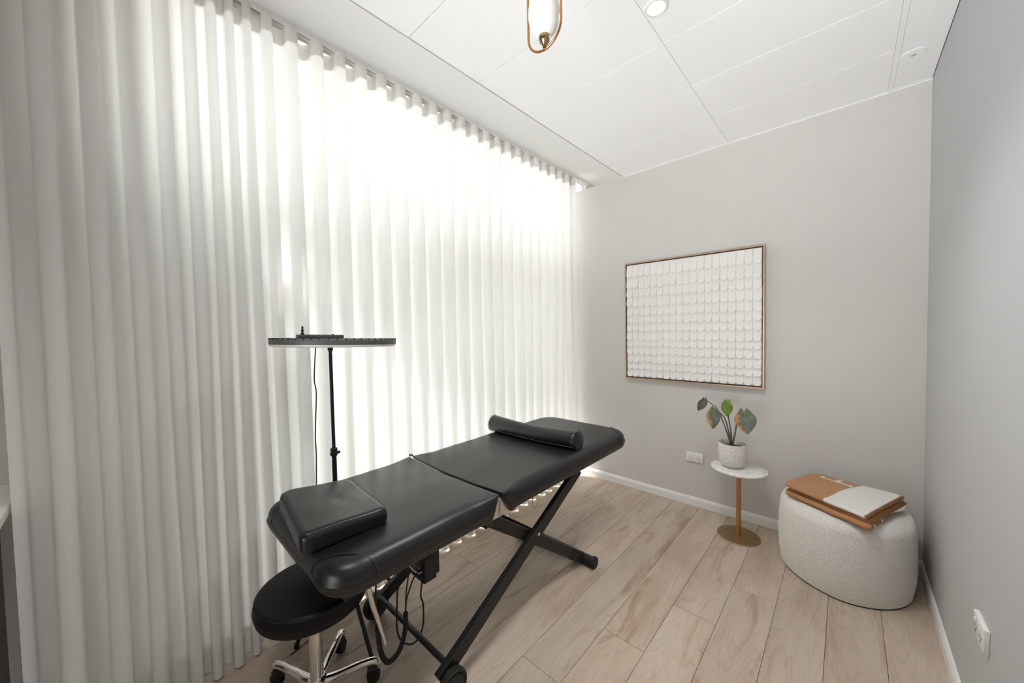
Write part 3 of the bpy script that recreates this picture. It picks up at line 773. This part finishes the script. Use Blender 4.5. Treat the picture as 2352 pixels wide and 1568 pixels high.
# face cushion on the foot section
fc = thing('head_cushion', 'flat square black vinyl cushion lying on the near foot end of the table', 'cushion', (-1.45, .53, ZT_))
out = rounded_poly([(-1.655, .400), (-1.225, .352), (-1.212, .640), (-1.600, .665)], [.05, .03, .03, .04], 6)
def fcf(x, y, z):
    k = (z-.708)/.07
    dz = 0
    if z > .745:
        d = ((x+1.43)/.05)**2+((y-.54)/.03)**2; dz -= .006*math.exp(-d)
        d2 = ((x+1.40)/.035)**2+((y-.575)/.02)**2; dz += .003*math.exp(-d2)
        dz += .003*noise.noise(Vector((x*9, y*9, 3)))
        dz += -.020*max(0, (y-.45)/.2)*.6                                  # slopes down towards the head
    return (0, 0, dz)
cs = obj('cushion_body', puff(out, .708, .775, .022, .010, n=140, inner=14, f=fcf, crown=0), 'leather2', fc, smooth=True)
def ring_at(out, z, ins, f, sel, n=140):
    P = resample(out, n); pts = []
    for i in range(n):
        d = P[(i+1) % n]-P[i-1]; nn = Vector((d.y, -d.x)).normalized(); q = P[i]-nn*ins; o_ = f(q.x, q.y, z) if f else (0, 0, 0); pts.append((q.x+o_[0], q.y+o_[1], z+o_[2]))
    return pts
mktube('piping', ring_at(out, .7685, .0055, fcf, None), .0013, 'thread', cs, seg=6, closed=True)
attach(fc)

# bolster across the head section
bo = thing('bolster_pillow', 'black cylindrical bolster pillow lying across the head section of the table', 'bolster', (-1.46, 1.75, ZT_))
bp_, br_ = [], []
L0, L1 = Vector((-1.80, 1.735)), Vector((-1.112, 1.755)); n = 44; rb = .055
bm = bmesh.new(); rings = []; seg = 28
for k in range(n+1):
    t = k/n; c2_ = L0.lerp(L1, t); sag = -.030*math.sin(PI*t)
    e = min(t, 1-t)*.675; rr = rb*(.74+.26*math.sqrt(min(1, e/.012))) if e < .012 else rb
    cyv = c2_.y+sag; rr *= 1-.05*math.sin(PI*t)**2
    ring = []
    for a in range(seg):
        th = 2*PI*a/seg; y = rr*math.cos(th); z = rr*math.sin(th)
        wr = .0016*noise.noise(Vector((t*22, math.cos(th)*1.5, math.sin(th)*1.5)))*(1 if .2 < t < .8 else .3)
        y *= 1+wr/rr; z *= (1+wr/rr)
        if z < -rr*.80: z = -rr*.80
        ring.append(bm.verts.new((c2_.x, cyv+y, ZT_+.002+rr*.80+z)))
    rings.append(ring)
for a, b in zip(rings, rings[1:]):
    for k in range(seg): bm.faces.new((a[k], a[(k+1) % seg], b[(k+1) % seg], b[k]))
bm.faces.new(rings[0][::-1]); bm.faces.new(rings[-1])
bb = obj('bolster_body', bm, 'leather2', bo, auto=50)
def bpt(t, th, ex=.0008):
    c2_ = L0.lerp(L1, t); rr = rb*(1-.05*math.sin(PI*t)**2)+ex; return (c2_.x, c2_.y-.030*math.sin(PI*t)+rr*math.cos(th), ZT_+.002+rb*.8+max(rr*math.sin(th), -rr*.78))
mktube('piping', [bpt(.985, 2*PI*k/28) for k in range(28)], .0013, 'thread', bb, seg=6, closed=True)
mktube('piping', [bpt(.015, 2*PI*k/28) for k in range(28)], .0013, 'thread', bb, seg=6, closed=True)
mktube('zip_seam', [bpt(.02+.96*k/30, PI*1.14) for k in range(31)], .0016, mat('grey_zip', (.10, .10, .10), .4), bb, seg=6)
attach(bo)

# ================================================================= STOOL
SX, SY = -1.475, .462
st = thing('stool', 'low round black vinyl stool on polished chrome star base beside the curtain', 'stool', (SX, SY, 0))
out = [Vector((SX+.188*math.cos(2*PI*k/96), SY+.188*math.sin(2*PI*k/96))) for k in range(96)]
stp = obj('seat', puff(out, .382, .458, .020, .020, n=96, inner=7, crown=.006, bulge=.004), 'stoolvinyl', st, smooth=True)
mktube('piping', [(SX+.1855*math.cos(2*PI*k/96), SY+.1855*math.sin(2*PI*k/96),   .4485) for k in range(96)], .0014, 'thread', stp, seg=6, closed=True)
mklathe('seat_plate', [(0, .345), (.085, .345), (.09, .352), (.09, .385), (0, .385)], (SX, SY, 0), 'blackmetal', st)
mklathe('column', [(.0, .07), (.0235, .07), (.0235, .335), (.021, .338), (.021, .348), (0, .348)], (SX, SY, 0), 'chrome', st, seg=36)
mklathe('hub', [(0, .038), (.033, .040), (.036, .055), (.034, .080), (.025, .088), (0, .088)], (SX, SY, 0), 'chrome', st, seg=36)
for k in range(5):
    an = math.radians(62+72*k); dv = Vector((math.cos(an), math.sin(an), 0)); side = Vector((-dv.y, dv.x, 0)); C0 = Vector((SX, SY, 0))
    prof = [(.020, .062, .020), (.07, .066, .017), (.13, .078, .0150), (.185, .084, .0140), (.207, .080, .0140), (.219, .066, .012), (.221, .050, .009)]
    path = catmull([C0+dv*r+Vector((0, 0, z)) for r, z, _ in prof], 5); rad = [prof[min(int(i/5), 6)][2]*(1-(i % 5)/5)+prof[min(int(i/5)+1, 6)][2]*((i % 5)/5) for i in range(len(path))]
    lg = mktube('leg', path, rad, 'chrome', st, seg=16)
    cs_ = C0+dv*.212; bm = bmesh.new()
    tube(bm, [C0+dv*.214+Vector((0, 0, .066)), C0+dv*.214+Vector((0, 0, .048))], .006, 10)
    w = side*.0; ctr = C0+dv*.200+Vector((0, 0, .0265))
    for sgn in (-1, 1):
        tube(bm, [ctr+side*sgn*.004, ctr+side*sgn*.014], [.0262, .0245], 24)
    obj('caster_wheel', bm, 'rubber', lg, auto=40)
    bm = bmesh.new(); tube(bm, [ctr+side*a_*.0 + Vector((0, 0, .024))+dv*(b_) for a_, b_ in ((0, -.022), (0, .020))], .011, 10); obj('caster_hood', bm, 'plastic', lg, auto=40)
attach(st)

# ================================================================= RING LIGHT
rl = thing('ring_light', 'large grey ring light laid flat on slim black tripod pole beside curtain', 'ring light', (-1.79, .668, 0))
RC = Vector((-1.575, .617, 1.3565)); RR = .238; TL = Matrix.Translation(RC) @ Matrix.Rotation(math.radians(-1.9), 4, 'X')
def xf(o): o.data.transform(TL); return o
rh = xf(mklathe('ring_housing', [(RR-.055, -.006), (RR-.001, -.006), (RR, -.004), (RR, .012), (RR-.003, .016), (RR-.010, .018), (RR-.045, .018), (RR-.055, .012), (RR-.055, -.006)], (0, 0, 0), 'ringgrey', rl, seg=90))
xf(mklathe('light_diffuser', [(RR-.054, -.006), (RR-.054, -.014), (RR-.010, -.015), (RR-.003, -.012), (RR-.001, -.006)], (0, 0, 0), 'diffuser', rl, seg=90))
me = None
for k in range(52):
    a = 2*PI*k/52
    if me is None:
        bm = bmesh.new(); box(bm, -.012, .0035, -.0022, .0022, -.0035, .003); me = bpy.data.meshes.new('vent_slot'); bm.to_mesh(me); bm.free(); me.materials.append(M['thread'])
    o = link('vent_slot', me, rh); o.matrix_local = TL @ Matrix.Translation((RR*math.cos(a), RR*math.sin(a), .0155)) @ Matrix.Rotation(a, 4, 'Z') @ Matrix.Translation((-.0032, 0, 0))
bx = xf(mkbox('control_box', (-.235, -.165, -.085, .100, .018, .034), 'ringgrey', rl, bev=.004))
bm = bmesh.new(); lathe(bm, [(0, .0), (.007, 0), (.007, .010), (.0035, .014), (.006, .020), (.006, .023), (.0035, .027), (.0042, .032), (.0042, .040), (0, .040)], (-.205, -.066, .030), 18); xf(obj('mount_screw', bm, 'blackmetal', rl, auto=40))
bm = bmesh.new(); box(bm, -.2, -.19, .058, .066, .034, .0375); xf(obj('button', bm, 'blackmetal', rl))
bm = bmesh.new(); box(bm, -.235, -.205, .02, .03, -.020, -.006); box(bm, -.235, -.205, .045, .055, -.020, -.006); box(bm, -.235, -.205, -.045, -.03, -.018, -.006); xf(obj('knob', bm, 'blackmetal', rl))
PX, PY = -1.79, .672
mklathe('pole_socket', [(0, 1.298), (.006, 1.298), (.008, 1.310), (.012, 1.318), (.012, 1.338), (0, 1.338)], (PX, PY, 0), 'blackmetal', rl, seg=20)
mktube('upper_pole', [(PX, PY, .84), (PX, PY, 1.30)], .0078, 'blackmetal', rl, seg=18)
mktube('lower_pole', [(PX, PY, .30), (PX, PY, .83)], .0105, 'blackmetal', rl, seg=18)
cl = mklathe('clamp', [(.011, .812), (.0155, .814), (.0155, .826), (.0125, .829), (.0155, .833), (.0155, .848), (.009, .851)], (PX, PY, 0), 'plastic', rl, seg=20)
bm = bmesh.new(); box(bm, PX+.005, PX+.017, PY-.022, PY+.024, .822, .834, bev=.003, M4=None); obj('clamp_knob', bm, 'plastic', rl, auto=35)
mklathe('tripod_collar', [(.0105, .40), (.018, .402), (.018, .43), (.0105, .432)], (PX, PY, 0), 'plastic', rl, seg=20)
mklathe('tripod_collar', [(.0105, .19), (.016, .192), (.016, .22), (.0105, .222)], (PX, PY, 0), 'plastic', rl, seg=20)
mktube('lower_pole_end', [(PX, PY, .18), (PX, PY, .30)], .009, 'blackmetal', rl, seg=18)
for k, an in enumerate((0, 112, 248)):
    a = math.radians(an); ln = .335 if k == 0 else (.30 if k == 1 else .19)
    d = Vector((math.cos(a), math.sin(a), 0))
    if k: d = Vector((.02, 1 if k == 1 else -1, 0)).normalized()
    P0 = Vector((PX, PY, 0)); 
    mktube('leg', [P0+d*.018+Vector((0, 0, .415)), P0+d*ln+Vector((0, 0, .010))], .0085, 'blackmetal', rl, seg=14)
    mktube('brace', [P0+d*.014+Vector((0, 0, .205)), P0+d*(ln*.50)+Vector((0, 0, .212))], .0045, 'blackmetal', rl, seg=8, ell=2.0)
    mklathe('leg_tip', [(.009, .0), (.011, .001), (.0105, .018), (.0, .02)], tuple(P0+d*ln), 'rubber', rl, seg=14)
mktube('power_cord', catmull([(-1.77, .602, 1.345), (-1.78, .594, 1.19), (-1.78, .600, 1.12), (-1.785, .591, .93), (-1.785, .592, .85), (-1.785, .587, .70), (-1.80, .58, .45), (-1.80, .57, .10), (-1.79, .54, .006), (-1.76, .45, .005)], 8), .0026, 'rubber', rl, seg=8)
attach(rl)

# ================================================================= SIDE TABLE AND PLANT
TX, TY, TZ = -.515, 2.735, .458
sd = thing('side_table', 'small round marble-topped table on slim brass pedestal by the back wall', 'side table', (TX, TY, 0))
mklathe('table_top', [(0, TZ-.016), (.150, TZ-.016), (.158, TZ-.012), (.161, TZ-.006), (.160, TZ-.002), (.157, TZ), (0, TZ)], (TX, TY, 0), 'marble', sd, seg=80)
mklathe('pedestal', [(0, .004), (.0145, .004), (.0145, TZ-.016), (0, TZ-.016)], (TX, TY, 0), 'brass', sd, seg=32)
mklathe('base', [(0, .001), (.122, .001), (.124, .003), (.122, .006), (.05, .0085), (0, .009)], (TX, TY, 0), 'brassbase', sd, seg=72)
attach(sd)

PXc, PYc = -.550, 2.730
pt_ = thing('potted_plant', 'four-leaved houseplant with scorched leaves in a white crackle-glazed pot', 'plant', (PXc, PYc, TZ))
R_ = .081
mklathe('pot', [(0, 0), (.035, 0), (.050, .003), (.064, .014), (.074, .034), (.079, .060), (R_, .090), (R_, .158), (.0795, .161), (.077, .160), (.0755, .155), (.0745, .120), (0, .120)], (PXc, PYc, TZ+.0005), 'crackle', pt_, seg=64)
bm = bmesh.new(); lathe(bm, [(0, .137), (.030, .138), (.055, .134), (.0745, .128), (.0745, .118), (0, .118)], (PXc, PYc, TZ), 36)
for v in bm.verts: v.co.z += .003*noise.noise(v.co*60)
obj('soil', bm, 'soil', pt_, smooth=True)
def leaf(c, tip, wid, m, yaw=0, tilt=0, cup=.25, par=None):
    """heart-shaped blade: c = stalk joint, tip = point; in a plane facing mostly -y"""
    c, tip = Vector(c), Vector(tip); d = tip-c; ln = d.length; d.normalize()
    view = Vector((math.sin(yaw), -math.cos(yaw), tilt)).normalized(); sd_ = d.cross(view).normalized(); nn = sd_.cross(d).normalized()
    bm = bmesh.new(); uvl = bm.loops.layers.uv.new('UVMap'); NU, NV = 10, 16; V = {}
    prof = lambda t: (.50+.50*math.sin(PI/2*t/.34)) if t < .34 else math.cos(PI/2*((t-.34)/.66))**.85
    for j in range(NV+1):
        t = j/NV
        for i in range(-NU, NU+1):
            u = i/NU; au = abs(u)
            w = wid/2*max(.0, prof(t))
            back = .17*ln*math.sin(PI*min(1, au))**.8*(1-t)**3          # lobes behind the stalk joint
            p = c+d*(t*ln-back)+sd_*(u*w)+nn*(cup*wid*(au**1.6)*.35*(1-.3*t)-.18*ln*t*t+.010*math.sin(7*t+3*u)*wid*8*.2)
            V[i, j] = bm.verts.new(p)
    for j in range(NV):
        for i in range(-NU, NU):
            f = bm.faces.new((V[i, j], V[i+1, j], V[i+1, j+1], V[i, j+1]))
            for lp, (ii, jj) in zip(f.loops, ((i, j), (i+1, j), (i+1, j+1), (i, j+1))): lp[uvl].uv = ((1-ii/NU)/2*.8+(1-jj/NV)*.25, jj/NV)
    me = bpy.data.meshes.new('leaf'); bm.to_mesh(me); bm.free()
    o = link('leaf', me, pt_, m, smooth=True)
    sm = o.modifiers.new('thick', 'SOLIDIFY'); sm.thickness = .0008
    vp = [c+d*(ln*t)+nn*(-.18*ln*t*t+.0010) for t in [k/8 for k in range(9)]]
    mktube('vein', vp, [.0011*(1-k/10) for k in range(9)], 'vein', o, seg=5)
    return o
leaf((-.712, 2.700, .893), (-.744, 2.690, .806), .062, 'leafgrey', yaw=.7)
leaf((-.642, 2.660, .838), (-.650, 2.635, .712), .088, 'leafburnt', yaw=-.1)
leaf((-.580, 2.735, .888), (-.582, 2.715, .790), .076, 'leafgreen', yaw=-.2)
leaf((-.478, 2.700, .838), (-.452, 2.650, .712), .122, 'leafburnt', yaw=.2)
B = Vector((PXc-.004, PYc, TZ+.130))
for e_, mid, r0 in (((-.712, 2.702, .893), (-.640, 2.72, .835), .0030), ((-.642, 2.664, .838), (-.598, 2.72, .785), .0034), ((-.580, 2.737, .886), (-.575, 2.735, .79), .0032), ((-.478, 2.702, .836), (-.520, 2.72, .775), .0034)):
    mktube('stem', catmull([B, B.lerp(Vector(mid), .5)+Vector((.004, 0, .006)), mid, e_], 7), [r0*1.7]*3+[r0*1.5]*4+[r0*1.2]*5+[r0]*10, 'stem', pt_, seg=8)
mktube('stem', [B+Vector((0, -.004, -.01)), B+Vector((-.002, -.004, .045))], [.0065, .004], mat('dark_stalk', (.03, .035, .03), .7), pt_, seg=8)
mktube('stem', [B+Vector((.025, -.006, -.004)), B+Vector((.004, -.004, .035))], [.0015, .0015], 'stem', pt_, seg=6)
attach(pt_)

# ================================================================= OTTOMAN AND BLANKET
ot = thing('ottoman', 'rounded ivory boucle ottoman in the corner under a folded blanket', 'ottoman', (0, 2.68, 0))
oc = catmull([(-.290, 2.70, 0), (-.268, 2.59, 0), (-.185, 2.477, 0), (-.06, 2.405, 0), (.05, 2.402, 0), (.165, 2.465, 0), (.245, 2.575, 0), (.272, 2.70, 0), (.265, 2.83, 0), (.20, 2.925, 0), (.05, 2.952, 0), (-.12, 2.945, 0), (-.23, 2.90, 0), (-.28, 2.81, 0)], 6, closed=True)
oc = [p.to_2d() for p in oc]
def of(x, y, z):
    k = math.sin(PI*min(1, max(0, z/.40))); c = Vector((0, 2.68)); d = (Vector((x, y))-c)
    s = -.035*(1-min(1, z/.12))**2 if z < .12 else 0
    if z > .30: s -= .03*((z-.30)/.1)**2
    return (d.x*s, d.y*s, 0)
obj('upholstery', puff(oc, .003, .402, .055, .010, n=130, inner=8, f=of, crown=.006, bulge=.006), 'boucle', ot, smooth=True)
bm = bmesh.new(); v = [bm.verts.new((p.x*.955, 2.68+(p.y-2.68)*.955, .0005)) for p in resample(oc, 60)]; v2 = [bm.verts.new((q.co.x, q.co.y, .004)) for q in v]
bm.faces.new(v[::-1]); bm.faces.new(v2)
for k in range(60): bm.faces.new((v[k], v[(k+1) % 60], v2[(k+1) % 60], v2[k]))
obj('underside', bm, 'rubber', ot)
attach(ot)

bl = thing('folded_blanket', 'folded caramel and cream wool blanket with stitched edges on the ottoman', 'blanket', (0, 2.62, .41))
FL, FR, BR, BLk = Vector((-.272, 2.585)), Vector((.088, 2.378)), Vector((.229, 2.778)), Vector((-.140, 2.890))
def quad(sFL=(0, 0), sFR=(0, 0), sBR=(0, 0), sBL=(0, 0)):
    return [FL+Vector(sFL), FR+Vector(sFR), BR+Vector(sBR), BLk+Vector(sBL)]
def lf(seed, amp=.003):
    def f(x, y, z): 
        # right-hand end is a little lower; edges droop over the ottoman's rounded shoulder
        dz = amp*noise.noise(Vector((x*9, y*9, seed)))
        e = max(0, 2.50-y-(.0-x)*.0); dz -= .35*max(0, (x-.02))*max(0, 2.47-y)
        return (0, .004*noise.noise(Vector((x*14, z*30, seed+3))), dz)
    return f
def layer(name, q, z0, z1, m, rads, seed, par=bl):
    h = z1-z0; return obj(name, puff(rounded_poly(q, rads, 6), z0, z1, h*.48, h*.48, n=150, rings=5, inner=8, f=lf(seed)), m, par, smooth=True)
layer('lower_fold', quad((.006, .004), (.004, -.016), (-.008, .01), (0, 0)), .409, .436, 'tan', [.05, .02, .03, .07], 1)
for k in range(4):
    z0 = .437+k*.0055
    ly = layer('inner_fold', quad((.03, .02), (.004-.003*k, .012), (.008-.004*k, -.006*k), (.02, -.02)), z0, z0+.0052, 'tan', [.02, .006, .006, .02], 4+k)
    pts = [(FR+Vector((.006-.003*k, .012))).lerp(BR+Vector((.010-.004*k, -.006*k)), t/24) for t in range(25)]
    f_ = lf(4+k); mktube('edge_stitching', [(p.x+.0015*math.sin(9*i), p.y, z0+.0028+f_(p.x, p.y, 0)[2]) for i, p in enumerate(pts)], .0029, 'stitch', ly, seg=6)
tp = layer('top_fold', quad((0, 0), (-.012, .004), (-.004, 0), (0, 0)), .4585, .480, 'twotone', [.06, .012, .012, .09], 9)
pts = [(FR+Vector((-.010, .008))).lerp(BR+Vector((-.002, -.004)), t/60) for t in range(61)]; f_ = lf(9)
bm = bmesh.new(); tube(bm, [(p.x+.001*math.sin(i*3), p.y, .469+f_(p.x, p.y, 0)[2]+.002*math.sin(i*.5)) for i, p in enumerate(pts)], .0052, 8)
for i, p in enumerate(pts):
    z = .476+f_(p.x, p.y, 0)[2]; box(bm, p.x-.008, p.x+.004, p.y-.0011, p.y+.0011, z-.001, z+.0022)
obj('edge_stitching', bm, 'stitch', tp)
# cream corner of an inner layer
cc = layer('cream_layer', [Vector((.165, 2.60)), Vector((.226, 2.70)), Vector((.240, 2.775)), Vector((.15, 2.77))], .426, .437, 'cream', [.01, .02, .02, .02], 12)
for q in ((.115, 2.415), (.146, 2.510)):
    bm = bmesh.new(); box(bm, -.003, .003, -.008, .008, -.006, .005, bev=.0015, M4=Matrix.Translation((q[0]-.009, q[1]+.0, .424)) @ Matrix.Rotation(math.radians(-20), 4, 'Z')); obj('woven_mark', bm, 'cream', bl, auto=35)
# woven letter H lying on its side across the caramel half (its far upright is wrapped over the back edge)
def surf(x, y): return .4803+lf(9)(x, y, .48)[2]
A0, A1 = Vector((-.100, 2.814)), Vector((.028, 2.748)); dA = (A1-A0).normalized(); nA = Vector((-dA.y, dA.x))
def strip(bm, a, b, w0, w1, ns=8):
    prev = None
    dd = (b-a).normalized(); nn = Vector((-dd.y, dd.x))
    for k in range(ns+1):
        p = a.lerp(b, k/ns); w = (w0+(w1-w0)*k/ns)/2
        cur = [bm.verts.new((*(p+nn*w*s), surf(*(p+nn*w*s))+.0016)) for s in (-1, 1)]+[bm.verts.new((*(p+nn*w*s), surf(*(p+nn*w*s))-.002)) for s in (-1, 1)]
        if prev:
            bm.faces.new((prev[0], cur[0], cur[1], prev[1])); bm.faces.new((prev[0], prev[2], cur[2], cur[0])); bm.faces.new((prev[1], cur[1], cur[3], prev[3]))
        prev = cur
bm = bmesh.new()
strip(bm, A0+dA*.004, A1-dA*.004, .010, .010)                       # upright
for e, s in ((A0, 1), (A1, -1)): strip(bm, e-nA*.015+dA*s*.004, e+nA*.015+dA*s*.004, .012, .012)
mid = A0.lerp(A1, .50); strip(bm, mid+nA*.002, mid+nA*.048, .020, .022, 6)
obj('woven_letter', bm, 'cream', tp)
attach(bl)

# ================================================================= COUNTER AT THE LEFT EDGE
ct = thing('counter', 'white-topped counter corner with dark cabinet below at far left edge', 'counter', (-1.95, -.7, 0))
mkbox('counter_top', (XW+.002, -1.72, YF+.01, -.249, .862, .892), 'counter', ct, bev=.002); mkbox('cabinet_body', (XW+.002, -1.83, YF+.01, -.300, .001, .862), 'cabinet', ct, bev=.002)
mkbox('upstand', (XW+.002, XW+.014, YF+.01, -.265, .892, .905), 'counter', ct)
attach(ct)
